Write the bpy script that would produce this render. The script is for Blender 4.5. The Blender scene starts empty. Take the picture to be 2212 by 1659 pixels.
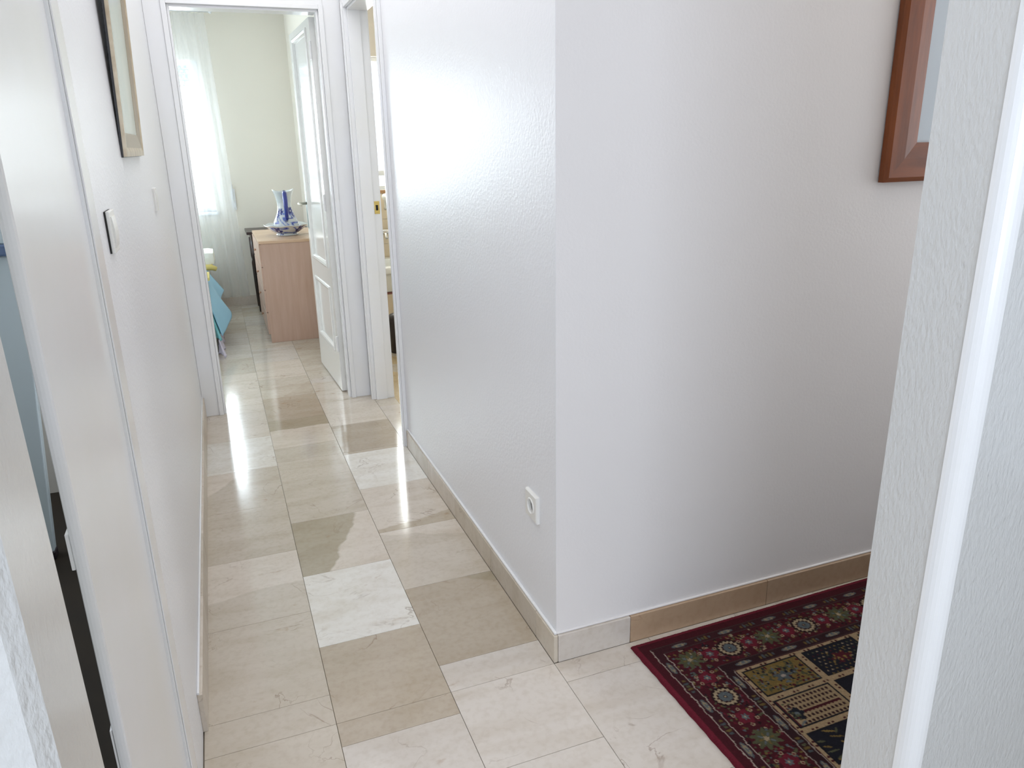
import bpy, bmesh, math, random
import numpy as np
from mathutils import Vector, Matrix

# ------------------------------------------------------------------ camera, world, light, exposure
scene = bpy.context.scene
COL = scene.collection
cam_data = bpy.data.cameras.new('camera')
cam = bpy.data.objects.new('camera', cam_data)
COL.objects.link(cam)
RT = Vector((0.9317688, -0.3625375, -0.0193238))
UP = Vector((0.1271000, 0.2758804, 0.9527515))
FW = Vector((0.3400771, 0.8902003, -0.3031353))
m = Matrix.Identity(4)
for i in range(3):
    m[i][0], m[i][1], m[i][2] = RT[i], UP[i], -FW[i]
m.translation = Vector((-0.72347, -2.34066, 1.37943))
cam.matrix_world = m
cam_data.sensor_fit = 'HORIZONTAL'
cam_data.sensor_width = 36.0
cam_data.lens = 1624.81 / 2212 * 36.0
cam_data.clip_start = 0.02
scene.camera = cam

world = bpy.data.worlds.new('world')
scene.world = world
world.use_nodes = True
bg = world.node_tree.nodes['Background']
bg.inputs[0].default_value = (0.80, 0.90, 1.0, 1)
bg.inputs[1].default_value = 3.0

scene.view_settings.view_transform = 'Standard'
scene.view_settings.look = 'None'
scene.view_settings.gamma = 1.0
scene.view_settings.use_curve_mapping = False
scene.view_settings.exposure = 0.0


def area(name, loc, target, sx, sy, power, color, spread=180):
    ld = bpy.data.lights.new(name, 'AREA')
    ld.shape = 'RECTANGLE'; ld.size = sx; ld.size_y = sy
    ld.energy = power; ld.color = color
    ld.spread = math.radians(spread)
    o = bpy.data.objects.new(name, ld)
    COL.objects.link(o)
    o.location = loc
    d = Vector(target) - Vector(loc)
    o.rotation_euler = d.to_track_quat('-Z', 'Y').to_euler()
    return o


area('daylight_bedroom', (-1.26, 5.45, 1.55), (-1.26, 0, 1.35), 1.5, 1.6, 98, (0.90, 0.95, 1.0))
area('fill_bedroom_side', (-3.3, 3.6, 1.4), (0, 3.4, 1.1), 1.9, 1.9, 9, (0.97, 0.97, 1.0))  # added fill from out of view; no window is known on this side
area('daylight_bathroom', (0.75, 4.35, 1.7), (0.75, 0, 1.2), 1.3, 1.3, 80, (1.0, 0.98, 0.95))
area('daylight_rear', (-1.15, -5.15, 1.5), (-0.5, 0, 1.1), 2.0, 1.5, 52, (0.69, 0.80, 1.0))
area('fill_rear_ceiling', (-0.5, -3.2, 2.5), (-0.5, -3.2, 0), 2.6, 1.6, 14, (1.0, 0.98, 0.95))  # added fill for the room behind the viewer, no real lamp there
area('fill_corridor_ceiling', (-0.45, 0.3, 2.52), (-0.45, 0.3, 0), 0.7, 2.8, 15, (0.98, 0.98, 1.0))  # unseen fill added to lift the corridor walls evenly
area('fill_hall_ceiling', (1.2, -1.15, 2.52), (1.2, -1.15, 0), 1.0, 0.5, 2.6, (1.0, 0.88, 0.80))  # warm fill added above the hall, stands for no known fixture
area('daylight_hall', (2.75, -1.15, 1.3), (0, -1.15, 0.8), 0.75, 1.4, 6, (1.0, 0.88, 0.80))
area('fill_side_room', (-3.0, 0.6, 1.7), (-1.2, 0.4, 1.3), 0.8, 0.8, 60, (0.84, 0.91, 1.0))  # added light that brightens the side room, source unseen

# ------------------------------------------------------------------ materials


def lin(c):
    return tuple(((x / 255) / 12.92 if x / 255 <= 0.04045 else ((x / 255 + 0.055) / 1.055) ** 2.4) for x in c)


def mat(name, rgb, rough=0.5, metal=0.0, spec=0.5, bump=None, vary=None, coat=0.0):
    """rgb in sRGB 0-255. bump=(scale, strength, distance, stretch). vary=(scale, rgb2, contrast, stretch)."""
    M = bpy.data.materials.new(name)
    M.use_nodes = True
    nt = M.node_tree
    b = nt.nodes['Principled BSDF']
    b.inputs['Base Color'].default_value = (*lin(rgb), 1)
    b.inputs['Roughness'].default_value = rough
    b.inputs['Metallic'].default_value = metal
    b.inputs['Specular IOR Level'].default_value = spec
    if coat:
        b.inputs['Coat Weight'].default_value = coat
        b.inputs['Coat Roughness'].default_value = 0.18 if coat >= 1 else 0.08
        b.inputs['Coat IOR'].default_value = 1.9 if coat >= 1 else 1.5
    tc = nt.nodes.new('ShaderNodeTexCoord')
    if bump:
        mp = nt.nodes.new('ShaderNodeMapping')
        mp.inputs['Scale'].default_value = bump[3] if len(bump) > 3 else (1, 1, 1)
        if len(bump) > 4:
            mp.inputs['Rotation'].default_value = bump[4]
        n = nt.nodes.new('ShaderNodeTexNoise')
        n.inputs['Scale'].default_value = bump[0]
        n.inputs['Detail'].default_value = 3
        bp = nt.nodes.new('ShaderNodeBump')
        bp.inputs['Strength'].default_value = bump[1]
        bp.inputs['Distance'].default_value = bump[2]
        nt.links.new(tc.outputs['Object'], mp.inputs[0])
        nt.links.new(mp.outputs[0], n.inputs['Vector'])
        nt.links.new(n.outputs['Fac'], bp.inputs['Height'])
        nt.links.new(bp.outputs[0], b.inputs['Normal'])
    if vary:
        mp = nt.nodes.new('ShaderNodeMapping')
        mp.inputs['Scale'].default_value = vary[3] if len(vary) > 3 else (1, 1, 1)
        n = nt.nodes.new('ShaderNodeTexNoise')
        n.inputs['Scale'].default_value = vary[0]
        n.inputs['Detail'].default_value = 4
        r = nt.nodes.new('ShaderNodeMapRange')
        r.inputs['From Min'].default_value = 0.5 - vary[2]
        r.inputs['From Max'].default_value = 0.5 + vary[2]
        mx = nt.nodes.new('ShaderNodeMix'); mx.data_type = 'RGBA'
        mx.inputs['A'].default_value = (*lin(rgb), 1)
        mx.inputs['B'].default_value = (*lin(vary[1]), 1)
        nt.links.new(tc.outputs['Object'], mp.inputs[0])
        nt.links.new(mp.outputs[0], n.inputs['Vector'])
        nt.links.new(n.outputs['Fac'], r.inputs['Value'])
        nt.links.new(r.outputs[0], mx.inputs['Factor'])
        nt.links.new(mx.outputs['Result'], b.inputs['Base Color'])
    return M


def marble_mat(name, use_props=True, rough=0.10):
    """Polished cream marble. Tone comes from the object's own properties: tone, tone_b and the edge of a second-coloured patch."""
    M = bpy.data.materials.new(name)
    M.use_nodes = True
    nt = M.node_tree; N = nt.nodes; L = nt.links
    b = N['Principled BSDF']
    b.inputs['Roughness'].default_value = rough
    b.inputs['Specular IOR Level'].default_value = 0.75
    tc = N.new('ShaderNodeTexCoord'); oi = N.new('ShaderNodeObjectInfo')

    def math_(op, a, bb=None, c=None):
        n = N.new('ShaderNodeMath'); n.operation = op
        for k, v in enumerate((a, bb, c)):
            if v is None: continue
            if isinstance(v, (int, float)): n.inputs[k].default_value = v
            else: L.new(v, n.inputs[k])
        return n.outputs[0]
    off = N.new('ShaderNodeVectorMath'); off.operation = 'SCALE'
    off.inputs[0].default_value = (37.0, 91.0, 13.0)
    L.new(oi.outputs['Random'], off.inputs['Scale'])
    add = N.new('ShaderNodeVectorMath'); add.operation = 'ADD'
    L.new(tc.outputs['Object'], add.inputs[0]); L.new(off.outputs[0], add.inputs[1])
    P = add.outputs[0]

    def noise(scale, detail, stretch=(1, 1, 1), dist=0.0):
        mp = N.new('ShaderNodeMapping'); mp.inputs['Scale'].default_value = stretch
        L.new(P, mp.inputs[0])
        n = N.new('ShaderNodeTexNoise'); n.inputs['Scale'].default_value = scale
        n.inputs['Detail'].default_value = detail; n.inputs['Distortion'].default_value = dist
        L.new(mp.outputs[0], n.inputs['Vector'])
        return n.outputs['Fac']

    def ramp(v, a, c):
        r = N.new('ShaderNodeMapRange'); r.inputs['From Min'].default_value = a; r.inputs['From Max'].default_value = c
        L.new(v, r.inputs['Value']); return r.outputs[0]

    def mixc(f, A, B):
        n = N.new('ShaderNodeMix'); n.data_type = 'RGBA'
        L.new(f, n.inputs['Factor'])
        for s, v in (('A', A), ('B', B)):
            if isinstance(v, tuple): n.inputs[s].default_value = (*v, 1)
            else: L.new(v, n.inputs[s])
        return n.outputs['Result']

    def attr(nm):
        a = N.new('ShaderNodeAttribute'); a.attribute_type = 'OBJECT'; a.attribute_name = nm
        return a
    tone = attr('tone').outputs['Color']; toneb = attr('tone_b').outputs['Color']
    line = attr('patch').outputs['Vector']; pc = attr('patch_c').outputs['Fac']
    # patch mask: a*x + b*y + c + wobble > 0
    sep = N.new('ShaderNodeSeparateXYZ'); L.new(tc.outputs['Object'], sep.inputs[0])
    sl = N.new('ShaderNodeSeparateXYZ'); L.new(line, sl.inputs[0])
    wob = math_('MULTIPLY', math_('SUBTRACT', noise(9, 4), 0.5), 0.06)
    s = math_('ADD', math_('ADD', math_('MULTIPLY', sep.outputs[0], sl.outputs[0]), math_('MULTIPLY', sep.outputs[1], sl.outputs[1])), math_('ADD', pc, wob))
    mask = ramp(s, -0.003, 0.006)
    base = mixc(mask, tone, toneb)
    # soft clouds and streaks
    cl = ramp(noise(5.5, 5, (0.7, 2.2, 1), 0.6), 0.42, 0.72)
    n2 = N.new('ShaderNodeMix'); n2.data_type = 'RGBA'; n2.blend_type = 'MULTIPLY'
    L.new(math_('MULTIPLY', cl, 0.85), n2.inputs['Factor']); L.new(base, n2.inputs['A']); n2.inputs['B'].default_value = (0.87, 0.84, 0.79, 1)
    base2 = n2.outputs['Result']
    # veins: zero-crossings of distorted noise, thinned out by a second noise
    v = N.new('ShaderNodeMath'); v.operation = 'ABSOLUTE'
    L.new(math_('SUBTRACT', noise(4.2, 7, (1, 1, 1), 0.9), 0.5), v.inputs[0])
    vein = ramp(v.outputs[0], 0.0075, 0.0)
    vein = math_('MULTIPLY', vein, ramp(noise(6, 2), 0.50, 0.66))
    col = mixc(math_('MULTIPLY', vein, 0.5), base2, lin((122, 92, 66)))
    # rusty spots
    sp = ramp(noise(11, 5, (1, 1.5, 1), 0.3), 0.685, 0.78)
    col = mixc(math_('MULTIPLY', sp, 0.5), col, lin((160, 122, 84)))
    # fine grain
    fg = N.new('ShaderNodeMix'); fg.data_type = 'RGBA'; fg.blend_type = 'MULTIPLY'
    L.new(ramp(noise(60, 3), 0.45, 0.8), fg.inputs['Factor']); L.new(col, fg.inputs['A']); fg.inputs['B'].default_value = (0.90, 0.88, 0.85, 1)
    L.new(fg.outputs['Result'], b.inputs['Base Color'])
    rr = N.new('ShaderNodeMapRange'); rr.inputs['To Min'].default_value = rough * 0.8; rr.inputs['To Max'].default_value = rough * 1.5
    L.new(noise(14, 3), rr.inputs['Value']); L.new(rr.outputs[0], b.inputs['Roughness'])
    return M


def vcol_mat(name, rough, coat=0.0, bump=None):
    M = bpy.data.materials.new(name); M.use_nodes = True
    nt = M.node_tree; b = nt.nodes['Principled BSDF']
    a = nt.nodes.new('ShaderNodeVertexColor'); a.layer_name = 'Col'
    nt.links.new(a.outputs['Color'], b.inputs['Base Color'])
    b.inputs['Roughness'].default_value = rough
    if coat:
        b.inputs['Coat Weight'].default_value = coat; b.inputs['Coat Roughness'].default_value = 0.05
    if bump:
        tc = nt.nodes.new('ShaderNodeTexCoord')
        n = nt.nodes.new('ShaderNodeTexNoise'); n.inputs['Scale'].default_value = bump[0]
        bp = nt.nodes.new('ShaderNodeBump'); bp.inputs['Strength'].default_value = bump[1]; bp.inputs['Distance'].default_value = bump[2]
        nt.links.new(tc.outputs['Object'], n.inputs['Vector']); nt.links.new(n.outputs['Fac'], bp.inputs['Height']); nt.links.new(bp.outputs[0], b.inputs['Normal'])
    return M


M_wall = mat('satin_wall_paint', (238, 238, 240), 0.34, spec=0.5, bump=(110, 0.5, 0.002))
M_wallhall = mat('hall_wall_paint', (234, 230, 228), 0.6, bump=(130, 0.3, 0.0012))
M_near = mat('rough_near_paint', (222, 222, 220), 0.45, coat=1.0, bump=(120, 0.7, 0.0035, (1.5, 1.5, 0.6), (0.5, 0.35, 0)))
M_cream = mat('cream_bedroom_paint', (236, 230, 217), 0.8, bump=(120, 0.2, 0.001))
M_ceil = mat('ceiling_paint', (240, 240, 238), 0.9)
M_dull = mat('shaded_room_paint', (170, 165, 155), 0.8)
M_gloss = mat('gloss_white_joinery', (240, 240, 242), 0.2, vary=(3, (236, 235, 232), 0.2))
M_leaf = mat('door_enamel', (238, 237, 232), 0.1)
M_grout = mat('grout', (150, 138, 120), 0.8)
M_marble = marble_mat('floor_marble')
M_skirt = marble_mat('skirting_marble', rough=0.3)
M_darkfloor = mat('dark_floor', (34, 26, 14), 0.75, spec=0.25, vary=(6, (26, 20, 12), 0.2))
M_glass = None


def glass_mat():
    M = bpy.data.materials.new('window_glass'); M.use_nodes = True
    nt = M.node_tree; N = nt.nodes; N.remove(N['Principled BSDF'])
    t = N.new('ShaderNodeBsdfTransparent'); g = N.new('ShaderNodeBsdfGlossy'); g.inputs['Roughness'].default_value = 0.02
    t.inputs[0].default_value = (0.95, 0.98, 0.98, 1)
    mx = N.new('ShaderNodeMixShader'); mx.inputs[0].default_value = 0.06
    nt.links.new(t.outputs[0], mx.inputs[1]); nt.links.new(g.outputs[0], mx.inputs[2])
    nt.links.new(mx.outputs[0], N['Material Output'].inputs[0])
    return M


def sheer_mat():
    M = bpy.data.materials.new('sheer_voile'); M.use_nodes = True
    nt = M.node_tree; N = nt.nodes; N.remove(N['Principled BSDF'])
    t = N.new('ShaderNodeBsdfTransparent'); tl = N.new('ShaderNodeBsdfTranslucent'); d = N.new('ShaderNodeBsdfDiffuse')
    tl.inputs[0].default_value = (0.93, 0.96, 1, 1); d.inputs[0].default_value = (0.9, 0.93, 0.97, 1)
    m1 = N.new('ShaderNodeMixShader'); m1.inputs[0].default_value = 0.5
    m2 = N.new('ShaderNodeMixShader'); m2.inputs[0].default_value = 0.30
    nt.links.new(tl.outputs[0], m1.inputs[1]); nt.links.new(d.outputs[0], m1.inputs[2])
    nt.links.new(t.outputs[0], m2.inputs[1]); nt.links.new(m1.outputs[0], m2.inputs[2])
    nt.links.new(m2.outputs[0], N['Material Output'].inputs[0])
    return M


M_glass = glass_mat(); M_sheer = sheer_mat()

# ------------------------------------------------------------------ mesh helpers


class MB:
    def __init__(s):
        s.v = []; s.f = []

    def quad(s, *idx): s.f.append(idx)

    def box(s, x0, x1, y0, y1, z0, z1, bev=0.0):
        if bev > 0:
            bm = bmesh.new()
            bmesh.ops.create_cube(bm, size=1)
            for v in bm.verts:
                v.co = Vector(((x0 + x1) / 2 + v.co.x * (x1 - x0), (y0 + y1) / 2 + v.co.y * (y1 - y0), (z0 + z1) / 2 + v.co.z * (z1 - z0)))
            bmesh.ops.bevel(bm, geom=bm.edges[:], offset=bev, segments=2, profile=0.7, affect='EDGES')
            s.add_bm(bm)
            return s
        n = len(s.v)
        s.v += [(x0, y0, z0), (x1, y0, z0), (x1, y1, z0), (x0, y1, z0), (x0, y0, z1), (x1, y0, z1), (x1, y1, z1), (x0, y1, z1)]
        for q in ((0, 3, 2, 1), (4, 5, 6, 7), (0, 1, 5, 4), (1, 2, 6, 5), (2, 3, 7, 6), (3, 0, 4, 7)):
            s.f.append(tuple(n + k for k in q))
        return s

    def add_bm(s, bm):
        n = len(s.v)
        bm.verts.index_update()
        s.v += [tuple(v.co) for v in bm.verts]
        s.f += [tuple(n + v.index for v in f.verts) for f in bm.faces]
        bm.free()

    def prism(s, poly, z0, z1, poly_top=None):
        n = len(s.v); k = len(poly); pt = poly_top or poly
        s.v += [(x, y, z0) for x, y in poly] + [(x, y, z1) for x, y in pt]
        s.f.append(tuple(n + i for i in reversed(range(k)))); s.f.append(tuple(n + k + i for i in range(k)))
        for i in range(k):
            j = (i + 1) % k
            s.f.append((n + i, n + j, n + k + j, n + k + i))
        return s

    def tube(s, pts, rad, seg=12, cap=True):
        pts = [Vector(p) for p in pts]
        rad = rad if isinstance(rad, (list, tuple)) else [rad] * len(pts)
        rings = []
        ref = None
        for i, p in enumerate(pts):
            d = (pts[min(i + 1, len(pts) - 1)] - pts[max(i - 1, 0)]).normalized()
            if ref is None:
                ref = Vector((0, 0, 1)) if abs(d.z) < 0.9 else Vector((1, 0, 0))
            a = (ref - d * ref.dot(d)).normalized(); b = d.cross(a); ref = a
            n = len(s.v)
            s.v += [tuple(p + (a * math.cos(t) + b * math.sin(t)) * rad[i]) for t in [2 * math.pi * k / seg for k in range(seg)]]
            rings.append(n)
        for i in range(len(rings) - 1):
            for k in range(seg):
                j = (k + 1) % seg
                s.f.append((rings[i] + k, rings[i] + j, rings[i + 1] + j, rings[i + 1] + k))
        if cap:
            s.f.append(tuple(rings[0] + k for k in reversed(range(seg)))); s.f.append(tuple(rings[-1] + k for k in range(seg)))
        return s

    def lathe(s, prof, c, seg=32, fn=None):
        n = len(s.v)
        for r, z in prof:
            for k in range(seg):
                t = 2 * math.pi * k / seg
                x, y, zz = c[0] + r * math.cos(t), c[1] + r * math.sin(t), c[2] + z
                if fn: x, y, zz = fn(x, y, zz, r, t)
                s.v.append((x, y, zz))
        for i in range(len(prof) - 1):
            for k in range(seg):
                j = (k + 1) % seg
                s.f.append((n + i * seg + k, n + i * seg + j, n + (i + 1) * seg + j, n + (i + 1) * seg + k))
        return s

    def build(s, name, material, parent=None, smooth=False, bevel=0.0):
        me = bpy.data.meshes.new(name)
        me.from_pydata(s.v, [], s.f)
        me.materials.append(material)
        me.update()
        o = bpy.data.objects.new(name, me)
        COL.objects.link(o)
        if parent: 
            o.parent = parent
            o.matrix_parent_inverse = parent.matrix_world.inverted() if False else Matrix.Translation(-Vector(parent.location))
        if smooth:
            me.polygons.foreach_set('use_smooth', [True] * len(me.polygons))
        if bevel:
            md = o.modifiers.new('bevel', 'BEVEL'); md.width = bevel; md.segments = 2; md.limit_method = 'ANGLE'
            md.harden_normals = False
        return o


def empty(name, loc=(0, 0, 0)):
    o = bpy.data.objects.new(name, None); COL.objects.link(o)
    o.location = loc; o.empty_display_size = 0.05
    return o


def tag(o, label, cat=None, group=None, kind=None):
    o['label'] = label
    if cat: o['category'] = cat
    if group: o['group'] = group
    if kind: o['kind'] = kind
    return o


def struct(o, label, cat):
    return tag(o, label, cat, kind='structure')


# ------------------------------------------------------------------ layout constants (metres)
XL, XR = -0.913, 0.012          # corridor wall faces
YH = -0.72                      # face of the hall wall that meets the corridor corner
ZC = 2.55                       # ceiling
YB0, YB1 = 1.87, 1.97           # wall with the bedroom door
YBK = 5.03                      # bedroom back wall
XBR = 0.05                      # bedroom right wall
DH = 2.04                       # door height
YN0, YN1 = -1.704, -1.583       # wall with the near opening

# ------------------------------------------------------------------ floor
fl = empty('floor', (0, 0, 0))
struct(fl, 'polished cream and tan marble tile floor of the corridor, hall and bedroom', 'floor')
MB().box(-3.0, 2.6, -4.7, 5.1, -0.10, -0.006).build('screed', M_grout, fl)

TX, TY, OFF = 0.30, 0.4077, 0.197
cream = (213, 204, 194); white = (230, 226, 218); tan = (202, 191, 175); brown = (187, 173, 154); light = (216, 205, 191); olive = (174, 162, 140)
# tone by (column, row); column 0 is the one against the left wall, 3 the first beyond the corner
TONE = {
    (1, -3): cream, (1, -2): brown, (1, -1): white, (1, 0): olive, (1, 1): tan, (1, 2): tan, (1, 3): light, (1, 4): brown,
    (0, 2): white, (0, 1): tan, (0, 0): tan, (0, -1): light, (0, -2): (205, 194, 178), (0, 3): light, (0, 4): light, (0, -3): tan,
    (2, -3): cream, (2, -2): brown, (2, -1): (206, 195, 180), (2, 0): light, (2, 1): white, (2, 2): brown, (2, 3): light, (2, -4): cream,
    (3, -3): cream, (3, -2): cream, (4, -3): cream, (4, -2): cream, (5, -3): light, (3, -4): cream, (1, -4): cream,
}
# second tone: colour, (a, b, c) in tile-centred metres, a*x + b*y + c > 0
PATCH = {
    (1, 0): (light, (0.9, -0.35, 0.0), -0.02),
    (2, -2): (olive, (0.55, 0.85, 0.0), -0.195),
    (0, 1): (light, (-0.6, 0.45, 0.0), -0.075),
    (2, -1): (light, (0.3, 0.9, 0.0), -0.12),
    (0, -1): (tan, (0.1, -0.95, 0.0), -0.02),
    (1, 3): (olive, (0.0, 1.0, 0.0), -0.05),
    (2, 0): ((192, 178, 158), (0.2, -1.0, 0.0), -0.15),
}
rng = random.Random(4)
regions = [(-0.911, 0.0, -0.7326, 1.04), (-0.911, 2.28, -1.575, -0.7326), (-0.911, 0.115, 1.04, 1.97), (-1.89, 0.05, 1.97, 5.03), (0.115, 1.0, 1.06, 3.36)]
full_mesh = {}


def tile_mesh(w, d):
    key = (round(w, 4), round(d, 4))
    if key not in full_mesh:
        g = 0.0006; h = 0.0005
        mb = MB()
        a, b = w / 2 - g, d / 2 - g
        poly = [(-a, -b), (a, -b), (a, b), (-a, b)]
        top = [(-a + h, -b + h), (a - h, -b + h), (a - h, b - h), (-a + h, b - h)]
        mb.prism(poly, -0.009, -h)
        n = len(mb.v); mb.v += [(x, y, 0.0) for x, y in top]
        mb.f.pop(1)
        mb.f.append((n, n + 1, n + 2, n + 3))
        for i in range(4):
            j = (i + 1) % 4
            mb.f.append((4 + i, 4 + j, n + j, n + i))
        me = bpy.data.meshes.new('tile'); me.from_pydata(mb.v, [], mb.f); me.materials.append(M_marble); me.update()
        full_mesh[key] = me
    return full_mesh[key]


seen = {}
for (x0, x1, y0, y1) in regions:
    c0 = math.floor((x0 + 0.9) / TX + 1e-6); c1 = math.ceil((x1 + 0.9) / TX - 1e-6)
    for c in range(c0, c1):
        o = 0.0 if c % 2 else OFF
        r0 = math.floor((y0 - o) / TY + 1e-6); r1 = math.ceil((y1 - o) / TY - 1e-6)
        for r in range(r0, r1):
            ax, bx = max(x0, -0.9 + c * TX), min(x1, -0.9 + (c + 1) * TX)
            if c == 0 and x0 == -0.911: ax = x0
            if c == -1 and x0 == -0.911: continue
            ay, by = max(y0, o + r * TY), min(y1, o + (r + 1) * TY)
            if bx - ax < 0.012 or by - ay < 0.012: continue
            me = tile_mesh(bx - ax, by - ay)
            t = bpy.data.objects.new('tile', me); COL.objects.link(t); t.parent = fl
            t.location = ((ax + bx) / 2, (ay + by) / 2, 0)
            key = (c, r)
            if key not in seen:
                seen[key] = TONE.get(key) or rng.choice([cream, light, light, tan, cream, (206, 196, 181)])
            tone = seen[key]
            if x0 == 0.115: tone = (205, 184, 150)
            j = rng.uniform(-3, 3)
            t['tone'] = [float(q) for q in lin(tuple(q + j for q in tone))]
            if key in PATCH:
                t['tone_b'] = [float(q) for q in lin(PATCH[key][0])]
                t['patch'] = [float(q) for q in PATCH[key][1]]; t['patch_c'] = PATCH[key][2]
            elif key not in TONE and rng.random() < 0.3:
                a = rng.uniform(0, 6.28)
                t['tone_b'] = [float(q) for q in lin(rng.choice([light, tan, cream]))]
                t['patch'] = [math.cos(a), math.sin(a), 0.0]; t['patch_c'] = rng.uniform(-0.1, -0.03)
            else:
                t['tone_b'] = t['tone']; t['patch'] = [0.0, 0.0, 0.0]; t['patch_c'] = -1.0

# ------------------------------------------------------------------ walls
o = MB().box(-3.0, 2.6, -4.7, 5.2, ZC, ZC + 0.1).build('ceiling', M_ceil); struct(o, 'plain white ceiling over the rooms', 'ceiling')
w = MB(); w.box(XL - 0.1, XL, -0.95, YB0, 0, ZC); w.box(XL - 0.1, XL, -1.64, -0.95, DH, ZC)
o = w.build('wall_left', M_wall); struct(o, 'long white corridor wall holding the narrow picture and two switches', 'wall')
w = MB(); w.box(XR, 0.115, YH, 1.06, 0, ZC); w.box(XR, 0.115, 1.06, 1.765, DH, ZC); w.box(XR, 0.115, 1.765, YB0, 0, ZC)
o = w.build('wall_right', M_wall); struct(o, 'satin white corridor wall with the single socket near its corner', 'wall')
o = MB().box(XR + 0.0005, 2.6, YH - 0.0008, YH + 0.1, 0, ZC).build('wall_hall', M_wallhall); struct(o, 'matt white hall wall above the patterned rug', 'wall')
w = MB(); w.box(-3.0, -0.81, YB0, YB1, 0, ZC); w.box(-0.81, -0.115, YB0, YB1, DH, ZC); w.box(-0.115, 0.115, YB0, YB1, 0, ZC)
o = w.build('wall_end', M_wall); struct(o, 'white wall around the bedroom doorway at the corridor end', 'wall')
WX0, WX1, WZ0, WZ1 = -1.80, -0.70, 0.86, 2.11
w = MB(); w.box(-3.0, WX0, YBK, YBK + 0.2, 0, ZC); w.box(WX1, 0.25, YBK, YBK + 0.2, 0, ZC); w.box(WX0, WX1, YBK, YBK + 0.2, 0, WZ0); w.box(WX0, WX1, YBK, YBK + 0.2, WZ1, ZC)
o = w.build('wall_bedroom_back', M_cream); struct(o, 'cream bedroom back wall behind the dark side table', 'wall')
o = MB().box(XBR, 0.115, YB1, YBK, 0, ZC).build('wall_bedroom_right', M_cream); struct(o, 'cream bedroom side wall behind the open panelled door', 'wall')
o = MB().box(-3.0, -2.9, YB1, 2.7, 0, ZC).box(-3.0, -2.9, 4.5, YBK, 0, ZC).box(-3.0, -2.9, 2.7, 4.5, 0, 0.5).box(-3.0, -2.9, 2.7, 4.5, 2.25, ZC).build('wall_bedroom_left', M_cream); struct(o, 'cream bedroom wall out of sight beyond the bed', 'wall')  # opening made to let the added side fill in
# bathroom shell
BY = 3.92
w = MB(); w.box(0.115, 0.25, BY, BY + 0.15, 0, ZC); w.box(1.3, 1.75, BY, BY + 0.15, 0, ZC); w.box(0.25, 1.3, BY, BY + 0.15, 0, 1.05); w.box(0.25, 1.3, BY, BY + 0.15, 2.05, ZC)
o = w.build('wall_bathroom_back', mat('bath_plaster', (226, 217, 205), 0.5)); struct(o, 'beige bathroom wall under the bright window', 'wall')
o = MB().box(1.65, 1.75, 0.9, BY, 0, ZC).build('wall_bathroom_right', mat('bath_side', (226, 218, 206), 0.5)); struct(o, 'beige bathroom side wall', 'wall')
o = MB().box(0.115, 1.75, 0.86, 0.96, 0, ZC).build('wall_bathroom_front', M_wall); struct(o, 'bathroom wall nearest the hall', 'wall')
# hall, near opening
o = MB().box(2.3, 2.4, -1.58, -1.52, 0, ZC).box(2.3, 2.4, -0.8, YH, 0, ZC).box(2.3, 2.4, -1.52, -0.8, 0, 0.8).box(2.3, 2.4, -1.52, -0.8, 2.2, ZC).build('wall_hall_end', M_wallhall)
struct(o, 'far end wall of the hall with its window', 'wall')

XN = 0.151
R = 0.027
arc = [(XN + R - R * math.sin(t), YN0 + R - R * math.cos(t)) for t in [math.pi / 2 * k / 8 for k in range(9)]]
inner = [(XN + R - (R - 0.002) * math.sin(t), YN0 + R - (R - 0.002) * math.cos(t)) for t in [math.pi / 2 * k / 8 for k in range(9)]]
poly = [(2.4, YN0)] + inner + [(XN, YN1), (2.4, YN1)]
poly = list(reversed(poly))
o = MB().prism(poly, 0, ZC).build('wall_near_right', M_near); struct(o, 'rough white wall end with rounded bright corner at right edge', 'wall')
o = MB().prism(list(reversed(arc + list(reversed(inner)))), 0.0, ZC).build('trim_6', mat('corner_highlight_white', (255, 255, 255), 0.3, coat=1.0)); struct(o, 'rounded corner strip whitened as a painted highlight on the right near wall end', 'corner strip')  # whiter, glossier colour puts the corner's bright highlight into the strip
bt = [(-3.0, -1.77), (-0.8865 - 0.012, -1.77), (-0.8865, -1.758), (-0.8865, -1.642), (-0.8885, -1.64), (-3.0, -1.64)]
tp = [(x - (0.0205 if x > -2 else 0), y) for x, y in bt]
o = MB().prism(bt, 0, ZC, tp).build('wall_near_left', M_near); struct(o, 'rough white wall end at the lower left edge', 'wall')
# rear room
w = MB(); w.box(-2.9, -2.3, -4.7, -4.6, 0, ZC); w.box(-0.2, 2.4, -4.7, -4.6, 0, ZC); w.box(-2.3, -0.2, -4.7, -4.6, 0, 0.85); w.box(-2.3, -0.2, -4.7, -4.6, 2.3, ZC)
o = w.build('wall_rear', M_wall); struct(o, 'window wall of the room behind the viewer', 'wall')
o = MB().box(-3.0, -2.9, -4.7, -1.64, 0, ZC).build('wall_rear_left', M_wall); struct(o, 'left wall of the room behind the viewer', 'wall')
o = MB().box(2.3, 2.4, -4.6, -1.704, 0, ZC).build('wall_rear_right', M_wall); struct(o, 'right wall of the room behind the viewer', 'wall')
# side room seen through the gap
w = MB(); w.box(-2.7, -1.013, 1.1, 1.2, 0, ZC); w.box(-2.8, -2.7, -1.64, 0.2, 0, ZC); w.box(-2.8, -2.7, 1.0, 1.2, 0, ZC); w.box(-2.8, -2.7, 0.2, 1.0, 0, 1.2); w.box(-2.8, -2.7, 0.2, 1.0, 2.2, ZC)
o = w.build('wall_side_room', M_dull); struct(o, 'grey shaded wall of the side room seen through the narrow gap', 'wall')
o = MB().box(-2.7, -1.0135, -1.64, 1.1, -0.006, 0.001).build('floor_side_room', M_darkfloor); struct(o, 'dark brown floor of the side room', 'floor')

# ------------------------------------------------------------------ baseboards, each of marble lengths


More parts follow.
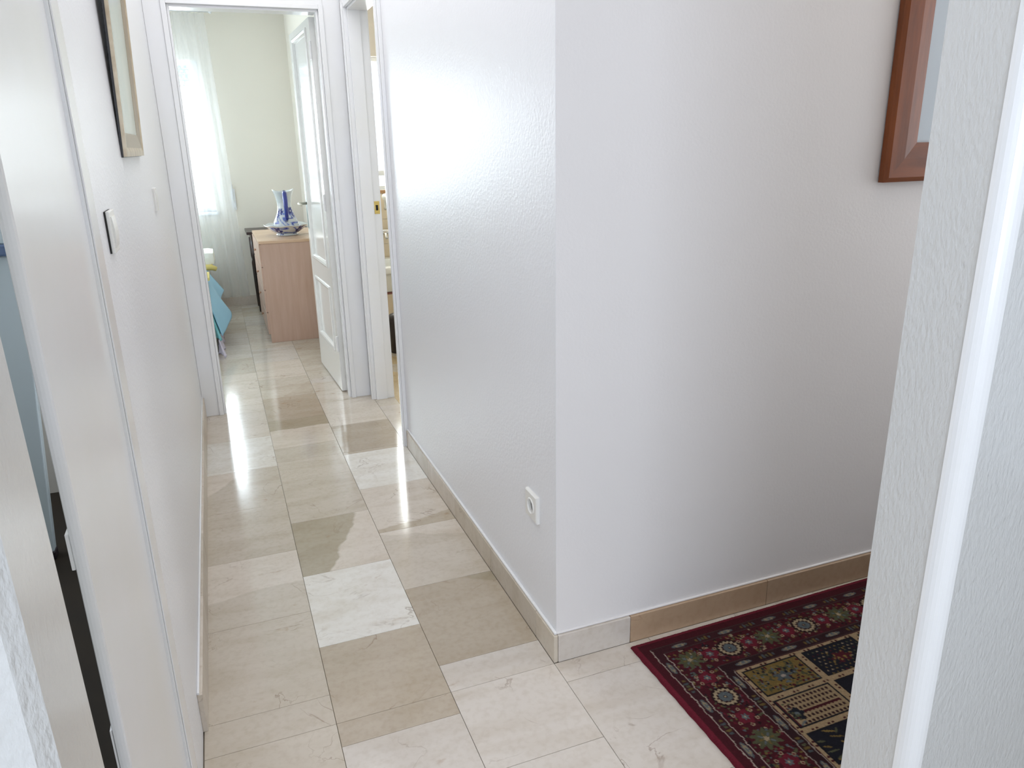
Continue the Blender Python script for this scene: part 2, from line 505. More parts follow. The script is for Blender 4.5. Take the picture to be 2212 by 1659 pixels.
def skirting(name, label, runs, h=0.086, tones=(tan, light, tan, brown)):
    e = empty(name); struct(e, label, 'baseboard')
    k = 0
    for (axis, fixed0, fixed1, a, b, cuts) in runs:
        pts = [a] + cuts + [b]
        for s, t in zip(pts, pts[1:]):
            s2, t2 = s + 0.0008, t - 0.0008
            mb = MB()
            if axis == 'y': mb.box(fixed0, fixed1, s2, t2, 0, h)
            else: mb.box(s2, t2, fixed0, fixed1, 0, h)
            p = mb.build('skirting_tile', M_skirt, e, bevel=0.0015)
            tn = tones[k % len(tones)]; k += 1
            p['tone'] = [float(q) for q in lin(tn)]; p['tone_b'] = p['tone']; p['patch'] = [0.0, 0.0, 0.0]; p['patch_c'] = -1.0
    return e


skirting('baseboard_right', 'cream marble baseboard along the right corridor wall, turning the corner',
         [('y', 0.0, XR, -0.60, 0.985, [-0.21, 0.2, 0.6]), ('y', 0.0, XR, -0.7326, -0.60, [])], tones=(tan, (204, 192, 174), light, tan, (212, 201, 184)))
skirting('baseboard_hall', 'tan marble baseboard along the hall wall behind the rug',
         [('x', -0.7332, YH - 0.0008, 0.012, 2.28, [0.24, 0.72, 1.2, 1.68])], tones=(cream, (186, 158, 130), (180, 154, 128), tan))
skirting('baseboard_left', 'cream marble baseboard along the left corridor wall', [('y', XL, -0.9005, -0.635, 1.85, [-0.17, 0.24, 0.65, 1.06, 1.47])], tones=(light, tan, light), h=0.11)
skirting('baseboard_bedroom', 'beige marble baseboard under the bedroom window', [('x', YBK - 0.014, YBK, -2.88, 0.04, [-2.4, -1.9, -1.4, -0.9, -0.4])], tones=(light, tan), h=0.09)
# raised paint bead above the baseboards
e = empty('trim_3'); struct(e, 'thin raised bead of white paint above the baseboards', 'trim')
MB().box(0.0035, XR, -0.7265, 0.985, 0.0865, 0.094).build('paint_bead', M_gloss, e, bevel=0.002)
MB().box(0.012, 2.28, -0.7265, YH, 0.0865, 0.092).build('paint_bead', M_wallhall, e, bevel=0.002)
MB().box(XL, XL + 0.006, -0.635, 1.85, 0.1105, 0.118).build('paint_bead', M_gloss, e, bevel=0.002)

# ------------------------------------------------------------------ door casings
e = empty('trim_1'); struct(e, 'white moulded casing of the bedroom doorway', 'door frame')
MB().box(-0.9125, -0.835, 1.858, YB0, 0, DH + 0.10).box(-0.835, -0.812, 1.850, YB0, 0, DH + 0.02).build('side_casing', M_gloss, e, bevel=0.002)
MB().box(-0.090, -0.004, 1.858, YB0, 0, DH + 0.10).box(-0.113, -0.090, 1.850, YB0, 0, DH + 0.02).build('side_casing', M_gloss, e, bevel=0.002)
MB().box(-0.835, -0.090, 1.858, YB0, DH + 0.02, DH + 0.10).box(-0.812, -0.113, 1.850, YB0, DH, DH + 0.02).build('head_casing', M_gloss, e, bevel=0.002)
MB().box(-0.812, -0.800, YB0, YB1, 0, DH).build('door_jamb', M_gloss, e, bevel=0.001)
MB().box(-0.125, -0.113, YB0, YB1 - 0.03, 0, DH).build('door_jamb', M_gloss, e, bevel=0.001)
MB().box(-0.800, -0.125, YB0, YB1, DH - 0.012, DH).build('head_jamb', M_gloss, e, bevel=0.001)

e = empty('trim_2'); struct(e, 'white moulded casing of the bathroom doorway with brass strike plate', 'door frame')
MB().box(-0.004, XR, 0.992, 1.058, 0, DH + 0.07).box(-0.014, -0.004, 1.0, 1.02, 0, DH + 0.065).build('side_casing', M_gloss, e, bevel=0.002)
MB().box(-0.006, XR + 0.004, 1.7672, 1.846, 0, DH + 0.07).box(-0.014, -0.006, 1.7685, 1.79, 0, DH + 0.02).build('side_casing', M_gloss, e, bevel=0.002)
MB().box(-0.006, XR, 1.058, 1.767, DH, DH + 0.07).build('head_casing', M_gloss, e, bevel=0.002)
MB().box(XR, 0.074, 1.755, 1.767, 0, DH).box(0.074, 0.112, 1.764, 1.775, 0, DH).build('door_jamb', M_gloss, e, bevel=0.001)
MB().box(XR, 0.112, 1.056, 1.064, 0, DH).build('door_jamb', M_gloss, e, bevel=0.001)
MB().box(XR, 0.112, 1.064, 1.755, DH - 0.012, DH).build('head_jamb', M_gloss, e, bevel=0.001)
M_brass = mat('brass', (205, 180, 110), 0.25, metal=1.0); M_hole = mat('dark_hole', (25, 22, 20), 0.8)
st = MB()
st.box(0.078, 0.106, 1.7625, 1.764, 1.040, 1.058, 0).box(0.078, 0.106, 1.7625, 1.764, 1.086, 1.106).box(0.078, 0.085, 1.7625, 1.764, 1.058, 1.086).box(0.098, 0.106, 1.7625, 1.764, 1.058, 1.086)
sp = st.build('strike_plate', M_brass, e); sp['label'] = 'brass strike plate'
MB().box(0.085, 0.098, 1.7632, 1.7645, 1.058, 1.086).build('latch_hole', M_hole, sp)

# casing of the white door close to the viewer
e = empty('trim_4'); struct(e, 'white moulded casing along the left wall beside the near door', 'door frame')
MB().box(XL - 0.004, -0.9075, -0.985, -0.885, 0, DH + 0.08).box(-0.9075, -0.9045, -0.982, -0.955, 0, DH + 0.02).build('side_casing', M_gloss, e, bevel=0.0025)
MB().box(XL - 0.1, XL - 0.001, -0.962, -0.95, 0, DH).build('door_jamb', M_gloss, e)

# near white door leaf
e = empty('door_2', (-0.913, -0.97, 0)); struct(e, 'plain white near door leaf at the left edge, bordering the dark gap', 'door')
MB().box(-0.927, -0.9132, -1.437, -0.962, 0.008, DH - 0.004).build('door_panel', M_gloss, e, bevel=0.005)
MB().box(-0.9312, -0.927, -1.433, -1.40, 0.915, 0.962).build('latch_keeper', M_gloss, e, bevel=0.001)
MB().box(-0.9292, -0.927, -1.434, -1.40, 0.02, 0.685).build('rebate_strip', M_gloss, e)

# bedroom door leaf: hinged at the right post, standing open
e = empty('door_1', (-0.118, 1.985, 0)); struct(e, 'open white bedroom door with two moulded panels', 'door')
LW, LT = 0.70, 0.030
leaf = MB()
# stiles, rails and recessed panels in local frame: u along leaf (+y), x from -LT to 0
for (u0, u1, z0, z1) in ((0, 0.115, 0.008, DH - 0.016), (0.585, LW, 0.008, DH - 0.016), (0.115, 0.585, 0.008, 0.24), (0.115, 0.585, 0.60, 0.735), (0.115, 0.585, 1.975, DH - 0.016)):
    leaf.box(-LT, 0, u0, u1, z0, z1)
dl = leaf.build('door_frame_members', M_leaf, None)
pn = MB().box(-LT + 0.008, -0.008, 0.115, 0.585, 0.24, 0.60).build('lower_panel', M_leaf, None)
pu = MB().box(-LT + 0.008, -0.008, 0.115, 0.585, 0.735, 1.975).build('upper_panel', M_leaf, None)


def moulding(z0, z1):
    hub = bpy.data.objects.new('panel_moulding', None); COL.objects.link(hub); hub.empty_display_size = 0.05
    pf = [(-0.012, -0.001), (-0.012, 0.005), (-0.004, 0.009), (0.008, 0.006), (0.016, -0.006), (0.016, -0.008)]
    for xw, sg in ((-LT, -1), (0.0, 1)):
        rect_frame(0.115, 0.585, z0, z1, pf, xw, sg, lambda k: M_leaf, None, ['moulding_strip'] * 4, hub=hub)
    return hub


def rect_frame(y0, y1, z0, z1, prof, xw, sgn, material_fn, parent, names, axis='y', hub=None):
    """mitred frame of four members; prof = (inward offset, distance from the wall)"""
    cor = [(y0, z0, 1, 1), (y1, z0, -1, 1), (y1, z1, -1, -1), (y0, z1, 1, -1)]
    for k in range(4):
        a, b = cor[k], cor[(k + 1) % 4]
        mb = MB(); n = len(prof)
        for (cy, cz, sy_, sz_) in (a, b):
            for (i_, d_) in prof:
                if axis == 'y': mb.v.append((xw + sgn * d_, cy + sy_ * i_, cz + sz_ * i_))
                else: mb.v.append((cy + sy_ * i_, xw + sgn * d_, cz + sz_ * i_))
        for i in range(n):
            j = (i + 1) % n
            mb.f.append((i, j, n + j, n + i))
        mb.f.append(tuple(range(n))); mb.f.append(tuple(range(2 * n - 1, n - 1, -1)))
        o = mb.build(names[k], material_fn(k), parent)
        if hub: o.parent = hub


ml, mu = moulding(0.24, 0.60), moulding(0.735, 1.975)
M_chrome = mat('brushed_nickel', (220, 216, 200), 0.4, metal=0.3); M_bronze = mat('dark_backplate', (70, 92, 88), 0.3, metal=0.8)
bpz = MB().box(-LT - 0.004, -LT, 0.625, 0.665, 0.90, 1.13).build('handle_plate', M_bronze, None, bevel=0.001)
hd = MB().tube([(-LT - 0.003, 0.645, 1.055), (-LT - 0.045, 0.645, 1.055), (-LT - 0.052, 0.635, 1.055), (-LT - 0.052, 0.53, 1.053)], [0.008, 0.008, 0.008, 0.007], 10).build('door_handle', M_chrome, None, smooth=True)
hn = MB()
for z in (0.25, 1.05, 1.82): hn.tube([(-LT - 0.004, -0.003, z), (-LT - 0.004, -0.003, z + 0.09)], 0.006, 10)
hn = hn.build('hinges', M_gloss, None); hn['kind'] = 'stuff'
for q in (dl, pn, pu, ml, mu, bpz, hd, hn): q.parent = e
e.rotation_euler = (0, 0, math.radians(2.3))

# ------------------------------------------------------------------ bedroom window, shutter, curtain
e = empty('window_1', (-1.25, YBK, WZ0)); struct(e, 'bright bedroom window behind the sheer curtain', 'window')
M_pvc = mat('window_white', (236, 238, 240), 0.35)
f = MB(); y0, y1 = YBK + 0.06, YBK + 0.11
f.box(WX0, WX0 + 0.05, y0, y1, WZ0, WZ1).box(WX1 - 0.05, WX1, y0, y1, WZ0, WZ1).box(WX0 + 0.05, WX1 - 0.05, y0, y1, WZ0, WZ0 + 0.04).box(WX0 + 0.05, WX1 - 0.05, y0, y1, WZ1 - 0.03, WZ1)
f.build('window_frame', M_pvc, e, bevel=0.002)
MB().box(WX0 + 0.05, WX1 - 0.05, y0, y1, 1.09, 1.165).build('rail', M_pvc, e, bevel=0.002)
MB().box(-1.28, -1.22, y0, y1, 1.165, WZ1 - 0.03).build('mullion', M_pvc, e, bevel=0.002)
MB().box(WX0 + 0.05, -1.28, YBK + 0.08, YBK + 0.086, 1.165, WZ1 - 0.03).build('pane', M_glass, e)
MB().box(-1.22, WX1 - 0.05, YBK + 0.08, YBK + 0.086, 1.165, WZ1 - 0.03).build('pane', M_glass, e)
MB().box(WX0 + 0.05, WX1 - 0.05, YBK + 0.08, YBK + 0.086, WZ0 + 0.04, 1.09).build('pane', M_glass, e)
MB().box(WX0 - 0.02, WX1 + 0.02, YBK - 0.03, YBK + 0.06, WZ0 - 0.025, WZ0).build('window_sill', M_pvc, e, bevel=0.003)

e = empty('roller_shutter', (-1.25, YBK + 0.15, 1.9))
tag(e, 'grey perforated roller shutter lowered a little at the top of the bedroom window', 'shutter')
M_slat = mat('shutter_grey', (150, 158, 165), 0.5)
ZS = [2.070, 2.028, 1.986, 1.944, 1.902]
for k, z in enumerate(ZS):
    mb = MB(); xs = WX0 + 0.02; xe = WX1 - 0.055
    mb.box(xs, xe, YBK + 0.145, YBK + 0.152, z + 0.014, z + 0.028); mb.box(xs, xe, YBK + 0.145, YBK + 0.152, z - 0.012, z - 0.004)
    x = xe - 0.012 - (0.012 if k % 2 else 0)
    prev = xe
    while x > xs + 0.03:
        mb.box(x, prev, YBK + 0.145, YBK + 0.152, z - 0.004, z + 0.014)
        prev = x - 0.018; x = prev - 0.026
    mb.box(xs, prev, YBK + 0.145, YBK + 0.152, z - 0.004, z + 0.014)
    mb.build('slat', M_slat, e)

e = empty('window_strap', (-0.54, YBK, 0.95)); tag(e, 'white shutter strap winder on the cream wall just right of the curtain', 'strap')
MB().box(-0.562, -0.528, YBK - 0.012, YBK, 0.87, 1.05, 0.003).build('cover_plate', M_pvc, e)
MB().box(-0.549, -0.541, YBK - 0.016, YBK - 0.012, 0.93, 1.09).build('strap', mat('strap_grey', (190, 190, 185), 0.8), e)
MB().tube([(-0.545, YBK - 0.016, 0.885), (-0.545, YBK - 0.011, 0.885)], 0.005, 10).build('screw', M_hole, e)

e = empty('sheer_curtain', (-1.0, YBK - 0.12, 2.45)); tag(e, 'sheer white floor-length curtain hanging over the bedroom window', 'curtain')


def curtain(xa_t, xb_t, xa_b, xb_b, y, z1, z0, folds, amp, name):
    mb = MB(); nu, nv = 150, 24
    for j in range(nv + 1):
        v = j / nv; z = z1 + (z0 - z1) * v
        for i in range(nu + 1):
            u = i / nu
            x = (xa_t + (xb_t - xa_t) * u) * (1 - v) + (xa_b + (xb_b - xa_b) * u) * v
            ph = u * folds * 2 * math.pi
            yy = y + amp * (0.5 + 0.5 * v) * math.sin(ph + 0.7 * math.sin(ph * 0.37)) + 0.006 * math.sin(ph * 2.3 + v * 3)
            mb.v.append((x + 0.004 * math.cos(ph), yy, z))
    for j in range(nv):
        for i in range(nu):
            a = j * (nu + 1) + i
            mb.f.append((a, a + 1, a + nu + 2, a + nu + 1))
    return mb.build(name, M_sheer, e, smooth=True)


curtain(-1.95, -0.60, -1.95, -0.515, YBK - 0.11, 2.46, 0.10, 15, 0.022, 'curtain_cloth')
MB().tube([(-2.0, YBK - 0.11, 2.475), (-0.56, YBK - 0.11, 2.475)], 0.012, 12).tube([(-0.56, YBK - 0.11, 2.475), (-0.545, YBK - 0.11, 2.475), (-0.53, YBK - 0.11, 2.475)], [0.012, 0.022, 0.008], 12).build('curtain_rod', M_pvc, e, smooth=True)

# ------------------------------------------------------------------ chest of drawers
CX0, CX1, CY0, CY1, CZ = -0.455, 0.046, 3.41, 4.26, 0.752
M_wood = mat('light_beech_veneer', (206, 176, 158), 0.32, vary=(5, (192, 158, 136), 0.25, (6, 1, 0.6)), bump=(60, 0.1, 0.001, (3, 3, 0.3)))
M_woodtop = mat('beech_top', (222, 190, 160), 0.25, vary=(5, (205, 170, 138), 0.25, (1, 5, 1)))
e = empty('chest_of_drawers', ((CX0 + CX1) / 2, (CY0 + CY1) / 2, 0)); tag(e, 'light wood chest of drawers with the blue and white jug and bowl on it', 'chest of drawers')
MB().box(CX0 + 0.012, CX1, CY0, CY0 + 0.02, 0.0, CZ - 0.02).build('side_panel', M_wood, e, bevel=0.002)
MB().box(CX0 + 0.012, CX1, CY1 - 0.02, CY1, 0.0, CZ - 0.02).build('side_panel', M_wood, e, bevel=0.002)
MB().box(CX1 - 0.01, CX1, CY0 + 0.02, CY1 - 0.02, 0.02, CZ - 0.02).build('back_panel', M_wood, e)
MB().box(CX0, CX1, CY0 - 0.004, CY1 + 0.004, CZ - 0.02, CZ, 0.003).build('top', M_woodtop, e)
MB().box(CX0 + 0.035, CX0 + 0.05, CY0 + 0.02, CY1 - 0.02, 0.0, 0.06).build('plinth', M_wood, e)
for k in range(4):
    z0 = 0.065 + k * 0.167
    d = MB().box(CX0 - 0.002, CX0 + 0.02, CY0 + 0.006, CY1 - 0.006, z0, z0 + 0.160, 0.006).box(CX0 + 0.02, CX1 - 0.03, CY0 + 0.03, CY1 - 0.03, z0 + 0.01, z0 + 0.13).build('drawer', M_wood, e)
    for y in ((CY0 + CY1) / 2,):
        MB().tube([(CX0 - 0.002, y, z0 + 0.08), (CX0 - 0.006, y, z0 + 0.08), (CX0 - 0.009, y, z0 + 0.08), (CX0 - 0.015, y, z0 + 0.08), (CX0 - 0.018, y, z0 + 0.08)], [0.005, 0.005, 0.009, 0.010, 0.004], 12).build('knob', mat('knob_wood', (190, 150, 122), 0.35) if 'knob_wood' not in bpy.data.materials else bpy.data.materials['knob_wood'], d, smooth=True)

# dark side table behind the chest
M_dark = mat('dark_mahogany', (52, 30, 24), 0.3, vary=(8, (38, 22, 20), 0.2, (1, 1, 4)))
e = empty('side_table', (-0.2, 4.8, 0)); tag(e, 'dark wooden slim-legged side table against the bedroom back wall', 'table')
MB().box(-0.487, 0.04, 4.60, 4.985, 0.682, 0.706, 0.004).build('table_top', M_dark, e)
MB().box(-0.452, 0.02, 4.63, 4.95, 0.615, 0.682).build('apron', M_dark, e)
for x in (-0.44, 0.012):
    for y in (4.645, 4.93):
        MB().tube([(x, y, 0), (x, y, 0.25), (x, y, 0.40), (x, y, 0.43), (x, y, 0.46), (x, y, 0.63)], [0.013, 0.019, 0.021, 0.015, 0.021, 0.022], 12).build('leg', M_dark, e, smooth=True)

# ------------------------------------------------------------------ jug and bowl (painted glaze as vertex colours)
M_glaze = vcol_mat('painted_glaze', 0.18, coat=0.6)
WHITE = np.array(lin((208, 212, 210))); BLUE = np.array(lin((30, 38, 118))); MIDB = np.array(lin((110, 130, 185)))


def paint(o, fn):
    me = o.data
    a = me.color_attributes.new('Col', 'FLOAT_COLOR', 'POINT')
    arr = np.ones((len(me.vertices), 4), dtype=np.float32)
    for i, v in enumerate(me.vertices):
        arr[i, :3] = fn(v.co)
    a.data.foreach_set('color', arr.ravel())


JX, JY = -0.219, 3.76
jrng = random.Random(8)


def jug_paint(cx, cy, flowers, strokes, zband=None):
    def fn(co):
        t = math.atan2(co.y - cy, co.x - cx) + math.pi / 2   # 0 faces the viewer
        t = (t + math.pi) % (2 * math.pi) - math.pi
        c = WHITE
        s = math.sin(t * strokes + 4 * math.sin(co.z * 60 + t * 3))
        if zband and zband[0] < co.z < zband[1] and s > 0.45: c = MIDB * 1.1
        if zband and zband[0] < co.z < zband[1] and s > 0.93: c = BLUE * 1.6
        for (ft, fz, fr, fw) in flowers:
            dt = (t - ft + math.pi) % (2 * math.pi) - math.pi
            r = math.hypot(dt * fw, co.z - fz); a = math.atan2(co.z - fz, dt * fw)
            pr = fr * (0.82 + 0.22 * math.cos(6 * a))
            if r < pr: c = BLUE
            if r < fr * 0.18: c = WHITE
            elif pr <= r < pr + 0.006 and math.sin(9 * a) > 0.3: c = MIDB
        return c
    return fn


# bowl
e = empty('wash_bowl', (JX, JY, CZ)); tag(e, 'wide white ceramic wash bowl painted with dark blue flowers under the jug', 'bowl')
prof = [(0.001, 0.004), (0.070, 0.0), (0.082, 0.002), (0.080, 0.010), (0.072, 0.016)] + [(0.072 + 0.078 * (k / 14) ** 0.8, 0.016 + 0.052 * (k / 14) ** 1.2) for k in range(1, 15)] + [(0.163, 0.074), (0.168, 0.078), (0.166, 0.082), (0.158, 0.079), (0.140, 0.070), (0.11, 0.040), (0.06, 0.018), (0.001, 0.015)]
pr2 = []
for (a, b) in zip(prof, prof[1:]):
    for k in range(3): pr2.append((a[0] + (b[0] - a[0]) * k / 3, a[1] + (b[1] - a[1]) * k / 3))
pr2.append(prof[-1])
o = MB().lathe(pr2, (JX, JY, CZ), 160, lambda x, y, z, r, t: (x, y, z + (0.003 * math.cos(8 * t) if r > 0.155 else 0))).build('bowl_body', M_glaze, e, smooth=True)
paint(o, jug_paint(JX, JY, [(-0.62, CZ + 0.038, 0.034, 0.13), (0.72, CZ + 0.044, 0.034, 0.13), (2.0, CZ + 0.04, 0.021, 0.115), (-1.8, CZ + 0.04, 0.021, 0.115), (3.1, CZ + 0.04, 0.021, 0.115)], 9, (CZ + 0.018, CZ + 0.07)))
# jug
e = empty('water_jug', (JX, JY, CZ + 0.018)); tag(e, 'blue and white ceramic jug with flared lip and blue handle standing in the bowl', 'jug')
jp = [(0.001, 0.0), (0.05, 0.0), (0.055, 0.006), (0.060, 0.010), (0.085, 0.030), (0.094, 0.055), (0.090, 0.080), (0.077, 0.110), (0.063, 0.140), (0.054, 0.172), (0.051, 0.200), (0.052, 0.225), (0.058, 0.255), (0.067, 0.283), (0.079, 0.312), (0.076, 0.313), (0.062, 0.283), (0.050, 0.25), (0.046, 0.20), (0.05, 0.15)]
jz = CZ + 0.018
pr2 = []
for (a, b) in zip(jp, jp[1:]):
    for k in range(4): pr2.append((a[0] + (b[0] - a[0]) * k / 4, a[1] + (b[1] - a[1]) * k / 4))
pr2.append(jp[-1])


def lip(x, y, z, r, t):
    h = max(0, (z - jz - 0.24) / 0.075)
    return (x, y + 0.022 * h * h * max(0, math.sin(t)), z + h * h * (0.012 * math.cos(2 * t) * (1 if math.cos(2 * t) > 0 else 0.6)))


o = MB().lathe(pr2, (JX, JY, jz), 120, lip).build('jug_body', M_glaze, e, smooth=True)
fn0 = jug_paint(JX, JY, [(-0.72, jz + 0.160, 0.024, 0.055), (0.70, jz + 0.165, 0.030, 0.055), (1.0, jz + 0.135, 0.020, 0.06), (-1.05, jz + 0.130, 0.016, 0.06), (0.0, jz + 0.045, 0.022, 0.16), (2.4, jz + 0.16, 0.025, 0.055)], 9, (jz + 0.03, jz + 0.15))
paint(o, fn0)
M_cobalt = mat('cobalt_glaze', (38, 52, 140), 0.15, coat=0.6)
hp = [(0, -0.052, 0.245), (0, -0.085, 0.285), (0, -0.112, 0.305), (0, -0.130, 0.295), (0, -0.137, 0.25), (0, -0.134, 0.20), (0, -0.126, 0.15), (0, -0.112, 0.115), (0, -0.078, 0.095)]
o = MB().tube([(JX + a, JY + b, jz + c) for a, b, c in hp], [0.013, 0.014, 0.016, 0.017, 0.017, 0.016, 0.015, 0.014, 0.013], 12).build('jug_handle', M_cobalt, e, smooth=True)
o['label'] = 'cobalt blue handle'

# ------------------------------------------------------------------ bed, bedspread, blanket, folded yellow quilt
M_turq = mat('turquoise_cotton', (135, 200, 206), 0.9, bump=(90, 0.4, 0.003), vary=(20, (112, 184, 192), 0.2))
M_blue = mat('pale_blue_cotton', (165, 216, 242), 0.9, bump=(90, 0.3, 0.003))
M_lace = mat('lilac_white_lace', (222, 216, 232), 0.9, bump=(160, 0.8, 0.006))
M_yel = mat('soft_yellow', (226, 212, 132), 0.9, bump=(60, 0.4, 0.004)); M_offw = mat('off_white_quilt', (236, 238, 228), 0.9, bump=(50, 0.5, 0.004))
e = empty('bed', (-1.5, 3.95, 0)); tag(e, 'bed dressed in a turquoise bedspread at the left of the bedroom', 'bed')
MB().box(-2.2, -0.88, 3.12, 4.86, 0.10, 0.26, 0.02).build('bed_base', mat('bed_base_wood', (120, 85, 60), 0.6), e)
for x in (-2.1, -0.96):
    for y in (3.22, 4.76): MB().tube([(x, y, 0), (x, y, 0.11)], 0.025, 12).build('leg', M_dark, e)
MB().box(-2.2, -0.875, 3.11, 4.87, 0.26, 0.435, 0.04).build('mattress', M_offw, e)


def drape(name, ya, yb, xt, flare, z1, z0, amp, folds, material, parent, wob=0.0, th=0.004, ny=90, nz=22, top_in=0.0):
    mb = MB()
    for j in range(nz + 1):
        v = j / nz
        z = z1 + (z0 - z1) * v
        for i in range(ny + 1):
            u = i / ny; y = ya + (yb - ya) * u
            ph = u * folds * 2 * math.pi
            x = xt + flare * v ** 0.9 + amp * v * math.sin(ph + 0.9 * math.sin(ph * 0.31 + 1)) + 0.4 * amp * v * math.sin(2.7 * ph)
            mb.v.append((x, y, z + (wob * abs(math.sin(ph * 2.2)) if j == nz else 0)))
    for j in range(nz):
        for i in range(ny):
            a = j * (ny + 1) + i
            mb.f.append((a, a + 1, a + ny + 2, a + ny + 1))
    o = mb.build(name, material, parent, smooth=True)
    md = o.modifiers.new('solid', 'SOLIDIFY'); md.thickness = th
    return o


MB().box(-2.2, -0.862, 3.10, 4.88, 0.435, 0.451, 0.007).build('bedspread_top', M_turq, e)
drape('bedspread_side', 3.08, 4.88, -0.862, 0.055, 0.447, 0.13, 0.016, 9, M_turq, e)
o = drape('lace_hem', 3.08, 4.88, -0.806, 0.012, 0.135, 0.006, 0.020, 9, M_lace, e, wob=0.02); o['label'] = 'white and lilac lace hem'

# folded corner of a light blue blanket hanging over the bed side
ee = empty('blue_blanket', (-0.84, 3.6, 0.5)); tag(ee, 'pale blue blanket corner hanging in a point over the bed side', 'blanket')
mb = MB(); nu, nv = 30, 30
top_a, top_b = Vector((-0.862, 3.22, 0.470)), Vector((-0.850, 4.19, 0.470))
tip_a, tip_b = Vector((-0.785, 3.28, 0.12)), Vector((-0.745, 4.15, 0.30))
for j in range(nv + 1):
    v = j / nv
    for i in range(nu + 1):
        u = i / nu
        a = top_a.lerp(top_b, u); b = tip_a.lerp(tip_b, u)
        p = a.lerp(b, v)
        bulge = math.exp(-((u - 0.38) / 0.20) ** 2)
        p.x += 0.075 * bulge * v ** 1.2 + 0.012 * math.sin(u * 14) * v
        p.z -= 0.01 * bulge * v
        mb.v.append(tuple(p))
for j in range(nv):
    for i in range(nu):
        a = j * (nu + 1) + i; mb.f.append((a, a + 1, a + nu + 2, a + nu + 1))
o = mb.build('blanket_side', M_blue, ee, smooth=True)
md = o.modifiers.new('s', 'SOLIDIFY'); md.thickness = 0.006
MB().box(-1.6, -0.856, 3.22, 4.20, 0.452, 0.473, 0.008).build('blanket_top', M_blue, ee)

ee = empty('folded_quilt', (-0.95, 4.35, 0.54)); tag(ee, 'cream and yellow folded quilt lying on the far end of the bed', 'quilt')
MB().box(-1.5, -0.79, 4.28, 4.62, 0.452, 0.50, 0.02).build('lower_fold', M_yel, ee)
o = MB().box(-1.5, -0.765, 4.27, 4.62, 0.490, 0.595, 0.045).build('upper_fold', M_offw, ee)
MB().tube([(-1.5, 4.262, 0.49), (-0.80, 4.262, 0.475), (-0.765, 4.27, 0.458)], [0.024, 0.024, 0.018], 12).build('rolled_edge', M_yel, ee, smooth=True)
ee = empty('yellow_cloth', (-0.9, 3.7, 0.54)); tag(ee, 'small yellow cloth lying on the turquoise bed, nearer than the quilt', 'cloth')
MB().box(-1.3, -0.815, 3.55, 3.86, 0.4735, 0.50, 0.011).box(-1.3, -0.835, 3.58, 3.82, 0.498, 0.518, 0.007).build('cloth_fold', M_yel, ee)

# ------------------------------------------------------------------ bathroom
e = empty('window_2', (0.8, BY, 1.05)); struct(e, 'blown-out bathroom window seen through the narrow doorway', 'window')
f = MB(); f.box(0.25, 0.29, BY + 0.05, BY + 0.1, 1.05, 2.05).box(1.26, 1.3, BY + 0.05, BY + 0.1, 1.05, 2.05).box(0.29, 1.26, BY + 0.05, BY + 0.1, 1.05, 1.08).box(0.29, 1.26, BY + 0.05, BY + 0.1, 2.02, 2.05)
f.build('window_frame', M_pvc, e)
MB().box(0.29, 1.26, BY + 0.05, BY + 0.1, 1.16, 1.20).build('rail', M_pvc, e)
MB().box(0.29, 1.26, BY + 0.07, BY + 0.075, 1.20, 2.02).build('pane', M_glass, e)
MB().box(0.29, 1.26, BY + 0.07, BY + 0.075, 1.08, 1.16).build('pane', M_glass, e)
# wall tiles on the back wall under the window
e = empty('trim_5'); struct(e, 'beige glazed wall tiles with a brown border below the bathroom window', 'tiles')
M_btile = mat('beige_glazed_tile', (226, 211, 186), 0.2, vary=(9, (214, 197, 170), 0.25)); M_bord = mat('brown_border', (170, 130, 90), 0.25)
tm = None
for r in range(5):
    for c in range(6):
        x = 0.118 + c * 0.2; z = 0.02 + r * 0.2
        if tm is None:
            tm = MB().box(0, 0.197, -0.007, 0, 0, 0.197, 0.0015).build('tile', M_btile, e)
            t = tm
        else:
            t = bpy.data.objects.new('tile', tm.data); COL.objects.link(t); t.parent = e
        t.location = (x, BY, z)
MB().box(0.118, 1.318, BY - 0.009, BY, 1.022, 1.047).build('border_strip', M_bord, e)
# bathtub
e = empty('bathtub', (0.9, 3.6, 0)); tag(e, 'white bathtub with beige front below the bathroom window', 'bathtub')
M_enamel = mat('white_enamel', (238, 238, 234), 0.12)
MB().box(0.13, 1.64, 3.30, 3.40, 0.46, 0.51, 0.014).box(0.13, 1.64, 3.80, 3.905, 0.46, 0.51, 0.014).box(0.13, 0.22, 3.40, 3.80, 0.46, 0.51, 0.01).box(1.55, 1.64, 3.40, 3.80, 0.46, 0.51, 0.01).build('rim', M_enamel, e)
MB().box(0.20, 1.57, 3.38, 3.82, 0.14, 0.17, 0.01).box(0.20, 1.57, 3.37, 3.40, 0.16, 0.47).box(0.20, 1.57, 3.80, 3.83, 0.16, 0.47).box(0.19, 0.22, 3.38, 3.82, 0.16, 0.47).box(1.55, 1.58, 3.38, 3.82, 0.16, 0.47).build('basin', M_enamel, e)
MB().box(0.13, 1.64, 3.315, 3.335, 0.325, 0.462, 0.003).build('upper_apron', mat('pale_apron', (226, 224, 214), 0.3), e)
MB().box(0.13, 1.64, 3.312, 3.33, 0.308, 0.322).build('border_strip', mat('maroon_border', (120, 70, 60), 0.3), e)
MB().box(0.13, 1.64, 3.315, 3.335, 0.0, 0.306, 0.003).build('lower_apron', M_btile, e)
e = empty('bath_mixer_tap', (0.55, 3.86, 0.7)); tag(e, 'shiny chrome mixer tap on the tiled wall above the bathtub', 'tap')
M_mir = mat('polished_chrome', (225, 225, 225), 0.08, metal=1.0)
